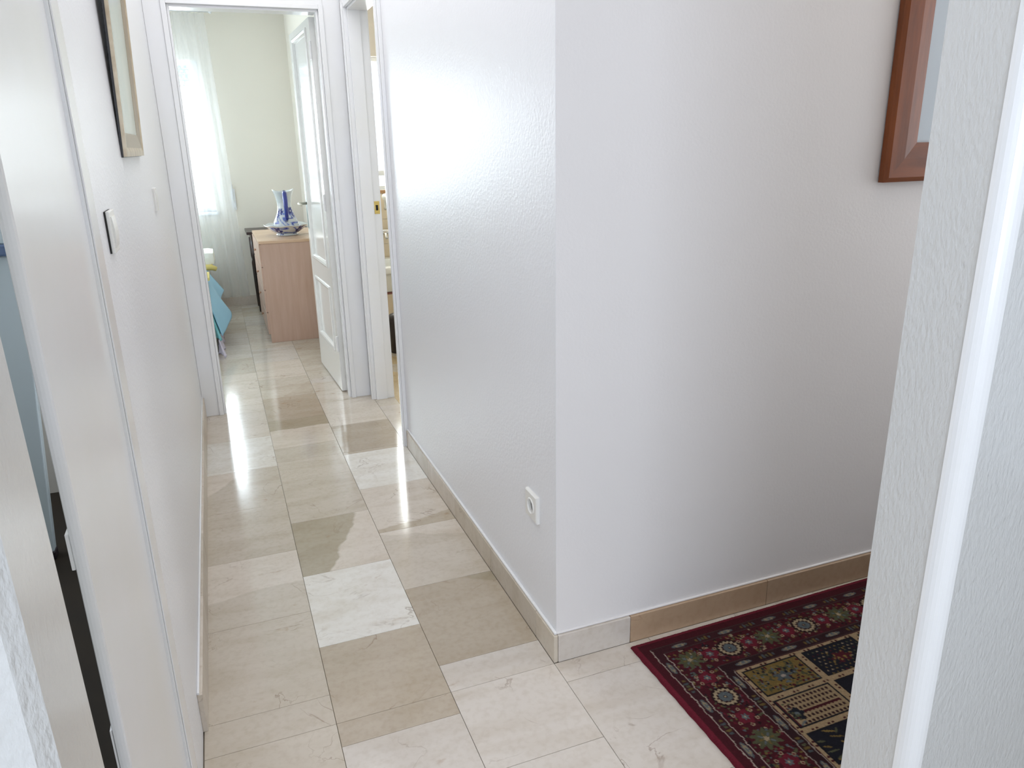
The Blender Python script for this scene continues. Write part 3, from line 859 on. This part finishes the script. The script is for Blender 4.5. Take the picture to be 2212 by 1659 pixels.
MB().tube([(0.44, 3.87, 0.72), (0.66, 3.87, 0.72)], 0.022, 14).tube([(0.55, 3.87, 0.72), (0.55, 3.80, 0.71), (0.55, 3.76, 0.68)], [0.014, 0.013, 0.011], 12).build('spout_body', M_mir, e, smooth=True)
for x in (0.47, 0.63):
    MB().lathe([(0.001, 0.0), (0.024, 0.0), (0.027, 0.02), (0.020, 0.038), (0.001, 0.044)], (x, 3.87, 0.735), 20).build('tap_head', M_mir, e, smooth=True)
e = empty('shower_head', (0.57, 3.87, 0.95)); tag(e, 'white hand shower resting on its wall holder over the tub', 'shower')
MB().tube([(0.585, 3.905, 0.90), (0.58, 3.85, 0.92), (0.575, 3.83, 0.985), (0.57, 3.80, 1.0)], [0.011, 0.012, 0.014, 0.03], 14).build('hand_shower', M_enamel, e, smooth=True)
# dark bin
e = empty('waste_bin', (0.385, 2.76, 0)); tag(e, 'black round-topped waste bin on the bathroom floor', 'bin')
M_bin = mat('black_plastic', (34, 26, 30), 0.35)
MB().lathe([(0.001, 0), (0.070, 0), (0.074, 0.01), (0.085, 0.22)], (0.385, 2.76, 0), 32).build('bin_body', M_bin, e, smooth=True)
MB().lathe([(0.087, 0.212), (0.088, 0.225), (0.080, 0.25), (0.060, 0.268), (0.03, 0.277), (0.001, 0.279)], (0.385, 2.76, 0), 32).build('bin_lid', M_bin, e, smooth=True)

# ------------------------------------------------------------------ corridor fittings
M_plas = mat('socket_plastic', (236, 234, 228), 0.3); M_gap = mat('shadow_gap', (40, 38, 36), 0.8); M_well = mat('socket_well', (150, 150, 148), 0.5)
e = empty('wall_socket', (XR, -0.568, 0.41)); tag(e, 'white square power socket low on the corridor wall near the corner', 'socket')
sy, sz = -0.568, 0.409
ring = MB().lathe([(0.020, -0.010), (0.0205, 0.0), (0.0225, 0.0015), (0.025, 0.0)], (0, 0, 0), 32)
plate = MB()
# plate as square with a round hole: fan between square ring and circle
K = 32; pts_c = [(0.0245 * math.cos(2 * math.pi * k / K), 0.0245 * math.sin(2 * math.pi * k / K)) for k in range(K)]


def sqp(k, h):
    a = 2 * math.pi * k / K; cx, cy = math.cos(a), math.sin(a); s_ = h / max(abs(cx), abs(cy)); return (cx * s_, cy * s_)


for (h, dx) in ((0.0405, 0.0), (0.0405, 0.007), (0.0375, 0.010)):
    plate.v += [(XR - dx, sy + a, sz + b) for a, b in [sqp(k, h) for k in range(K)]]
plate.v += [(XR - 0.010, sy + a, sz + b) for a, b in pts_c]
for r_ in range(3):
    for k in range(K):
        j = (k + 1) % K; plate.f.append((r_ * K + k, (r_ + 1) * K + k, (r_ + 1) * K + j, r_ * K + j))
plate.build('face_plate', M_plas, e)
rg = MB()
for (rad, dx) in ((0.0245, 0.010), (0.0235, 0.0125), (0.0205, 0.0125), (0.0195, 0.010), (0.0190, 0.002)):
    rg.v += [(XR - dx, sy + rad * math.cos(2 * math.pi * k / K), sz + rad * math.sin(2 * math.pi * k / K)) for k in range(K)]
for r_ in range(4):
    for k in range(K):
        j = (k + 1) % K; rg.f.append((r_ * K + k, (r_ + 1) * K + k, (r_ + 1) * K + j, r_ * K + j))
rg.build('collar', M_plas, e, smooth=True)
wl = MB(); wl.v = [(XR - 0.002, sy + 0.019 * math.cos(2 * math.pi * k / K), sz + 0.019 * math.sin(2 * math.pi * k / K)) for k in range(K)]; wl.f = [tuple(range(K))]
wl.build('well', M_well, e)
MB().tube([(XR - 0.0025, sy - 0.0095, sz), (XR - 0.0022, sy - 0.0095, sz)], 0.0025, 10).tube([(XR - 0.0025, sy + 0.0095, sz), (XR - 0.0022, sy + 0.0095, sz)], 0.0025, 10).build('pin_holes', M_gap, e)['kind'] = 'stuff'


def switch(y, z, rock, label, back):
    e = empty('light_switch', (XL, y, z)); tag(e, label, 'switch', 'corridor light switches')
    MB().box(XL, XL + 0.003, y - 0.041, y + 0.041, z - 0.038, z + 0.038).build('back_plate', back, e)
    MB().box(XL + 0.003, XL + 0.009, y - 0.040, y + 0.040, z - 0.0385, z + 0.0385, 0.002).build('face_plate', M_plas, e)
    mb = MB(); K2 = 9
    for k in range(K2):
        t = -1 + 2 * k / (K2 - 1)
        xx = XL + 0.009 + rock * (1 - t * t) + 0.0015
        mb.v += [(xx, y - 0.028, z + 0.028 * t), (xx, y + 0.028, z + 0.028 * t), (XL + 0.008, y - 0.028, z + 0.028 * t), (XL + 0.008, y + 0.028, z + 0.028 * t)]
    for k in range(K2 - 1):
        a = 4 * k; b = a + 4
        mb.f += [(a, a + 1, b + 1, b), (a + 2, a, b, b + 2), (a + 1, a + 3, b + 3, b + 1)]
    mb.f += [(0, 2, 3, 1), (4 * K2 - 4, 4 * K2 - 3, 4 * K2 - 1, 4 * K2 - 2)]
    mb.build('rocker', M_plas, e)


switch(-0.715, 1.238, 0.0025, 'white light switch with a dark gap, below the narrow gilt picture', M_gap)
switch(0.62, 1.222, 0.002, 'white light switch nearer the bedroom doorway on the left wall', M_plas)

# gilt framed picture on the left wall
e = empty('gilt_picture', (XL + 0.001, 0.01, 1.37)); tag(e, 'narrow-looking gilt and silver framed picture on the left corridor wall', 'picture')
M_gilt = mat('worn_gilt', (196, 182, 158), 0.35, metal=0.4, vary=(30, (170, 152, 126), 0.2)); M_bz = mat('bronze_slope', (150, 134, 110), 0.35, metal=0.4); M_blk = mat('black_edge', (30, 26, 26), 0.4)
py0, py1, pz0, pz1 = -0.25, 0.30, 1.37, 1.98
e.rotation_euler = (0, math.radians(2.2), 0)


rect_frame(py0, py1, pz0, pz1, [(-0.002, 0.0), (-0.002, 0.005), (0.003, 0.005), (0.003, 0.0)], XL, 1, lambda k: M_blk, e, ['outer_edge'] * 4)
rect_frame(py0 + 0.0, py1 - 0.0, pz0 + 0.0, pz1 - 0.0, [(0.0, 0.005), (0.0, 0.013), (0.012, 0.013), (0.021, 0.010), (0.021, 0.005)], XL, 1, lambda k: M_gilt, e, ['gilt_lip'] * 4)
rect_frame(py0 + 0.021, py1 - 0.021, pz0 + 0.021, pz1 - 0.021, [(0.0, 0.0), (0.0, 0.010), (0.036, 0.004), (0.036, 0.0)], XL, 1, lambda k: M_bz, e, ['frame_slope'] * 4)
MB().box(XL + 0.001, XL + 0.003, py0 + 0.057, py1 - 0.057, pz0 + 0.057, pz1 - 0.057).build('picture_glass', mat('pale_mount', (205, 212, 205), 0.15, vary=(4, (190, 200, 196), 0.2)), e)

# wooden framed picture on the hall wall
e = empty('wooden_picture', (1.3, YH, 1.26)); tag(e, 'reddish wooden framed picture with pale blue-grey mount on the hall wall', 'picture')
M_redwood = mat('reddish_walnut', (140, 72, 24), 0.4, vary=(7, (104, 50, 14), 0.22, (5, 5, 0.7)), bump=(50, 0.15, 0.001, (4, 4, 0.4)))
M_redwoodh = mat('reddish_walnut_rail', (140, 72, 24), 0.4, vary=(7, (104, 50, 14), 0.22, (0.7, 5, 5)))
fy = YH - 0.0008
rect_frame(0.974, 1.70, 1.262, 2.0, [(0.0, 0.004), (0.0, 0.020), (0.012, 0.027), (0.060, 0.027), (0.102, 0.022), (0.102, 0.004)], fy, -1, lambda k: (M_redwoodh if k in (0, 2) else M_redwood), e, ['bottom_rail', 'side_stile', 'top_rail', 'side_stile'], axis='x')
MB().box(1.05, 1.62, fy - 0.014, fy - 0.0, 1.34, 1.92).build('mount', mat('blue_grey_mount', (196, 206, 214), 0.12), e)

# ------------------------------------------------------------------ side room: leaning pale panel
e = empty('leaning_panel', (-1.41, 0.47, 0)); tag(e, 'pale blue glossy panel with a dark blue rail leaning in the side room gap', 'panel')
M_pb = mat('pale_blue_laminate', (198, 208, 214), 0.25, vary=(1.2, (186, 198, 196), 0.3)); M_rail = mat('slate_blue_rail', (92, 110, 140), 0.3)
xb, xt, zb, zt = -1.406, -1.342, 0.03, 0.79
sl = (xt - xb) / (zt - zb)


def xe_(z): return xb + (z - zb) * sl


mb = MB()
for (z, w_) in ((zb, 0.5), (1.075, 0.5)):
    mb.v += [(xe_(z) - w_, 0.47, z), (xe_(z), 0.47, z), (xe_(z), 0.51, z), (xe_(z) - w_, 0.51, z)]
mb.f = [(0, 3, 2, 1), (4, 5, 6, 7), (0, 1, 5, 4), (1, 2, 6, 5), (2, 3, 7, 6), (3, 0, 4, 7)]
mb.build('lower_panel', M_pb, e, bevel=0.004)
mb = MB()
for (z, w_) in ((1.075, 0.5), (1.112, 0.5)):
    mb.v += [(xe_(z) - w_, 0.455, z), (xe_(z) + 0.004, 0.455, z), (xe_(z) + 0.004, 0.515, z), (xe_(z) - w_, 0.515, z)]
mb.f = [(0, 3, 2, 1), (4, 5, 6, 7), (0, 1, 5, 4), (1, 2, 6, 5), (2, 3, 7, 6), (3, 0, 4, 7)]
mb.build('rail', M_rail, e, bevel=0.006)
mb = MB()
for (z, w_) in ((1.112, 0.5), (1.62, 0.5)):
    mb.v += [(xe_(z) - w_, 0.47, z), (xe_(z), 0.47, z), (xe_(z), 0.51, z), (xe_(z) - w_, 0.51, z)]
mb.f = [(0, 3, 2, 1), (4, 5, 6, 7), (0, 1, 5, 4), (1, 2, 6, 5), (2, 3, 7, 6), (3, 0, 4, 7)]
mb.build('upper_panel', M_pb, e, bevel=0.004)
MB().box(xb - 0.04, xb + 0.002, 0.465, 0.515, 0.001, 0.031).build('foot', M_bin, e, bevel=0.003)
MB().box(xb - 0.5, xb - 0.46, 0.465, 0.515, 0.001, 0.031).build('foot', M_bin, e, bevel=0.003)

# ------------------------------------------------------------------ rug: woven pattern as knot colours
e = empty('patterned_rug', (0.227, -0.757, 0)); tag(e, 'dark red oriental rug with garden panels and floral border on the marble', 'rug')
e.rotation_euler = (0, 0, math.radians(0.8))
UL, VL = 1.84, 0.80
ST = 0.0025
nu = int(round(UL / ST)); nv = int(round(VL / ST))
img = np.zeros((nv + 1, nu + 1, 3))
U, V = np.meshgrid(np.arange(nu + 1) * ST, np.arange(nv + 1) * ST)
def L_(c): return np.array(lin(c))
c_red, c_mar, c_dk, c_wh, c_beige, c_gold, c_navy, c_slate, c_green, c_cream = map(L_, ((104, 30, 44), (66, 20, 28), (44, 22, 26), (160, 146, 134), (150, 128, 98), (112, 92, 50), (26, 26, 34), (88, 94, 96), (76, 76, 54), (158, 140, 112)))
du = np.minimum(U, UL - U); dv = np.minimum(V, VL - V)
dd = np.minimum(du, dv)
img[:] = c_mar
img[dd < 0.013] = c_red
nr = np.random.RandomState(3)


def blob(u, v, ru, rv, col, petals=0, amp=0.0, ang=0.0):
    r = max(ru, rv) * (1 + amp) + ST
    i0, i1 = max(0, int((v - r) / ST)), min(nv, int((v + r) / ST) + 1)
    j0, j1 = max(0, int((u - r) / ST)), min(nu, int((u + r) / ST) + 1)
    if i1 <= i0 or j1 <= j0: return
    uu = U[i0:i1, j0:j1] - u; vv = V[i0:i1, j0:j1] - v
    ca, sa = math.cos(ang), math.sin(ang)
    a, b = (uu * ca + vv * sa) / ru, (-uu * sa + vv * ca) / rv
    q = np.sqrt(a * a + b * b)
    lim = 1.0
    if petals: lim = 1 + amp * np.cos(petals * np.arctan2(b, a))
    m_ = q < lim
    img[i0:i1, j0:j1][m_] = col


def ringb(u, v, r0, r1, col, n=0, sq=1.0):
    pass


bands = {'guard1': (0.041, 0.066), 'main': (0.068, 0.171), 'guard2': (0.174, 0.200)}
img[(dd > 0.041) & (dd < 0.172)] = c_dk * 0.9 + c_mar * 0.3
img[(dd > 0.067) & (dd < 0.171)] = c_mar * 0.95
img[(dd > 0.172) & (dd < 0.204)] = c_dk


def path(dist):
    """points along the rectangle at distance dist from the edge, with direction angle; spaced by caller"""
    return [((dist, dist), (UL - dist, dist)), ((dist, VL - dist), (UL - dist, VL - dist)), ((dist, dist), (dist, VL - dist)), ((UL - dist, dist), (UL - dist, VL - dist))]


def along(dist, start, step):
    for k, (a, b) in enumerate(path(dist)):
        hor = k < 2
        Ln = (b[0] - a[0]) if hor else (b[1] - a[1])
        t = start
        while t < Ln - 0.01:
            yield (a[0] + (t if hor else 0), a[1] + (0 if hor else t), 0.0 if hor else math.pi / 2)
            t += step


# guards: long pale lozenges alternating with small olive flowers
for dist in (0.0535, 0.187):
    st0 = 0.075 if dist < 0.1 else 0.06
    for (u, v, a) in along(dist, st0, 0.158):
        blob(u, v, 0.026, 0.0075, c_slate * 0.8, ang=a); blob(u, v, 0.018, 0.005, c_cream * 0.7, 6, 0.25, ang=a); blob(u, v, 0.008, 0.003, c_slate, ang=a)
    for (u, v, a) in along(dist, st0 + 0.079, 0.158):
        for q in range(-2, 3):
            w = q * 0.011
            blob(u + math.cos(a) * w, v + math.sin(a) * w, 0.004, 0.009 if q % 2 else 0.006, (c_green, c_gold * 0.7, c_slate * 0.6)[q % 3], ang=a)
# main border scatter
for (lo, dens) in ((0.0, 1),):
    for _ in range(11000):
        u = nr.uniform(0.07, UL - 0.07); v = nr.uniform(0.07, VL - 0.07)
        d_ = min(u, UL - u, v, VL - v)
        if 0.072 < d_ < 0.167:
            cc = [c_green, c_gold * 0.8, c_slate * 0.8, c_red * 0.75, c_dk * 0.6, c_cream * 0.75, c_navy][nr.choice(7, p=[.24, .14, .14, .2, .14, .08, .06])]
            blob(u, v, nr.uniform(0.0025, 0.0055), nr.uniform(0.0022, 0.004), cc, ang=nr.uniform(0, 3.1))


def cream_flower(u, v):
    blob(u, v, 0.038, 0.036, c_dk * 0.7)
    blob(u, v, 0.031, 0.029, c_cream * 0.95, 16, 0.08); blob(u, v, 0.023, 0.021, c_dk, 12, 0.1); blob(u, v, 0.0185, 0.017, c_slate * 0.9, 8, 0.05); blob(u, v, 0.005, 0.005, c_dk); blob(u, v, 0.0025, 0.0025, c_cream)


def green_flower(u, v):
    blob(u, v, 0.034, 0.030, c_green * 0.95, 10, 0.22)
    for k in range(8):
        a = k * math.pi / 4
        blob(u + 0.016 * math.cos(a), v + 0.014 * math.sin(a), 0.006, 0.0028, c_slate if k % 2 else c_gold * 0.8, ang=a)
    blob(u, v, 0.007, 0.007, c_cream * 0.9, 6, 0.3)


def red_flower(u, v):
    blob(u, v, 0.024, 0.022, c_red * 0.85, 5, 0.15); blob(u, v, 0.009, 0.009, c_slate, 6, 0.3); blob(u, v, 0.003, 0.003, c_cream)
    for k in range(6):
        a = k * math.pi / 3 + 0.5
        x, y = u + 0.030 * math.cos(a), v + 0.028 * math.sin(a)
        blob(x, y, 0.0055, 0.0055, c_cream * 0.85); blob(x, y, 0.003, 0.003, c_red * 0.7)


for a0, kind in ((0.118, 0), (0.175, 2), (0.236, 1), (0.30, 2)):
    pass
for vline in (0.1195, VL - 0.1195):
    u = 0.1195; k = 0
    while u < UL - 0.1:
        (green_flower, red_flower, cream_flower, red_flower)[k % 4](u, vline); u += 0.0665; k += 1
for uline in (0.1195, UL - 0.1195):
    v = 0.1195 + 0.0785; k = 1
    while v < VL - 0.16:
        (green_flower, red_flower, cream_flower, red_flower)[k % 4](uline, v); v += 0.0785; k += 1
# hair lines
wob = 0.0012 * np.sin(V * 90) + 0.0008 * np.sin(V * 210)
for dl_ in (0.0395, 0.0675, 0.1725, 0.2015):
    m_ = (np.abs(du + wob - dl_) < 0.0014) & (dv > dl_)
    img[m_] = c_wh * (1.0 if dl_ < 0.1 else 0.8)
    m_ = (np.abs(dv - dl_) < 0.0012) & (du > dl_)
    img[m_] = c_dk * 0.5 + c_wh * 0.1
# field
F0 = 0.206
img[dd > F0] = c_beige
for (u, v, a) in along(0.2125, 0.03, 0.05):
    for q in (-0.007, 0.007):
        blob(u + math.cos(a) * q, v + math.sin(a) * q, 0.0042, 0.0035, c_mar * 0.8)
PU, PV = 0.203, 0.1345
u0 = 0.219; nc = 7
for c in range(nc):
    for r in range(3):
        a = u0 + c * PU; b = 0.2195 + r * PV * 0.90
        w_, h_ = 0.183, 0.104
        if b + h_ > VL - 0.20: h_ = VL - 0.20 - b
        ja, jb = int(a / ST), int((a + w_) / ST); ia, ib = int(b / ST), int((b + h_) / ST)
        if jb > nu or ib > nv: continue
        # separators
        for t in np.arange(0.02, h_, 0.05):
            for q in (-0.006, 0.006): blob(a + w_ + 0.010, b + t + q, 0.0034, 0.004, c_mar * 0.7)
        for t in np.arange(0.03, w_, 0.05):
            for q in (-0.006, 0.006): blob(a + t + q, b + h_ + 0.009, 0.004, 0.0032, c_mar * 0.7)
        kind = (c + 2 * r) % 4 if (c, r) not in ((0, 0), (1, 0), (0, 1), (0, 2)) else {(0, 0): 0, (1, 0): 1, (0, 1): 2, (0, 2): 3}[(c, r)]
        base = (c_gold * 0.95, c_navy, c_beige * 0.9, c_navy * 0.9)[kind]
        img[ia:ib, ja:jb] = c_navy * 0.7
        img[ia + 2:ib - 2, ja + 2:jb - 2] = base
        if kind == 0:
            for _ in range(190):
                uu, vv = nr.uniform(a + .008, a + w_ - .008), nr.uniform(b + .008, b + h_ - .008)
                blob(uu, vv, nr.uniform(.003, .006), nr.uniform(.002, .0045), [c_green * 0.8, c_mar, c_slate, c_navy, c_gold * 1.15][nr.choice(5, p=[.34, .22, .14, .2, .10])], ang=nr.uniform(0, 3))
            blob(a + w_ / 2, b + h_ / 2, 0.024, 0.014, c_slate * 0.7, 5, 0.3); blob(a + w_ / 2, b + h_ / 2, 0.008, 0.005, c_wh * 0.8)
        elif kind == 1:
            for uu in np.arange(a + 0.012, a + w_ - 0.008, 0.0155):
                for k, vv in enumerate(np.arange(b + 0.010, b + h_ - 0.006, 0.0125)):
                    blob(uu + (0.007 if k % 2 else 0), vv, 0.0032, 0.0022, [c_cream * 0.8, c_mar * 1.2, c_gold, c_green][nr.choice(4)])
            blob(a + w_ * .5, b + h_ * .5, 0.028, 0.018, c_mar * 1.1, 6, 0.3)
            for _ in range(14): blob(a + w_ / 2 + nr.normal(0, .02), b + h_ / 2 + nr.normal(0, .012), 0.005, 0.0028, c_gold * 1.1, ang=nr.uniform(0, 3))
        elif kind == 2:
            img[ia + 2:ib - 2, ja + 2:ja + 4] = c_mar
            for k, vv in enumerate(np.arange(b + 0.012, b + h_ - 0.006, 0.0155)):
                for uu in np.arange(a + 0.024, a + w_ - 0.012, 0.0125):
                    blob(uu, vv, 0.0040, 0.0050, c_dk if k != 3 else c_mar)
            img[int((b + .055) / ST):int((b + .064) / ST), ja + 12:jb - 6] = c_mar * 0.8
            blob(a + 0.026, b + h_ * .55, 0.018, 0.020, c_navy, 5, 0.2); blob(a + 0.026, b + h_ * .55, 0.006, 0.006, c_slate)
            for _ in range(18): blob(a + nr.uniform(.008, .03), b + nr.uniform(.01, h_ - .01), 0.004, 0.003, [c_mar, c_green, c_slate][nr.choice(3)])
        else:
            for _ in range(26):
                uu, vv = nr.uniform(a + .01, a + w_ - .01), nr.uniform(b + .01, b + h_ - .01)
                blob(uu, vv, nr.uniform(.009, .018), nr.uniform(.002, .0035), [c_gold * 1.15, c_green, c_gold * 0.8, c_slate * 0.7][nr.choice(4)], ang=nr.uniform(-0.9, 0.9))
img *= (1 + 0.10 * nr.randn(nv + 1, nu + 1, 1)).clip(0.7, 1.35)
img = (img * 0.86).clip(0.002, 1)
TH = 0.0095
hz = TH - 0.0012 * nr.rand(nv + 1, nu + 1)
edge = np.minimum(dd, 0.006) / 0.006
hz = hz * (0.45 + 0.55 * np.sqrt(edge)) 
hz[(dd < ST / 2)] = 0.001
jit = 0.0005 * (np.sin(V * 61) + np.sin(V * 143 + 1)) * (U < ST) + 0
verts = np.stack([U + jit, -V + 0.0010 * np.sin(U * 97) * (V < ST), hz], -1).reshape(-1, 3).astype(np.float32)
me = bpy.data.meshes.new('rug_pile')
nV = (nu + 1) * (nv + 1); nF = nu * nv
me.vertices.add(nV); me.vertices.foreach_set('co', verts.ravel())
I, J = np.meshgrid(np.arange(nv), np.arange(nu), indexing='ij')
a = (I * (nu + 1) + J).ravel()
quads = np.stack([a, a + nu + 1, a + nu + 2, a + 1], -1).astype(np.int32)
me.loops.add(nF * 4); me.loops.foreach_set('vertex_index', quads.ravel())
me.polygons.add(nF); me.polygons.foreach_set('loop_start', np.arange(0, nF * 4, 4, dtype=np.int32))
me.update(calc_edges=True)
ca = me.color_attributes.new('Col', 'FLOAT_COLOR', 'POINT')
rgba = np.ones((nV, 4), dtype=np.float32); rgba[:, :3] = img.reshape(-1, 3)
ca.data.foreach_set('color', rgba.ravel())
M_rug = vcol_mat('wool_pile', 0.95); M_rug.node_tree.nodes['Principled BSDF'].inputs['Specular IOR Level'].default_value = 0.15
me.materials.append(M_rug)
o = bpy.data.objects.new('rug_pile', me); COL.objects.link(o); o.parent = e
o = MB().box(0.002, UL - 0.002, -VL + 0.002, -0.002, 0.0003, 0.004).build('rug_backing', mat('jute', (120, 60, 60), 0.9), None); o.parent = e
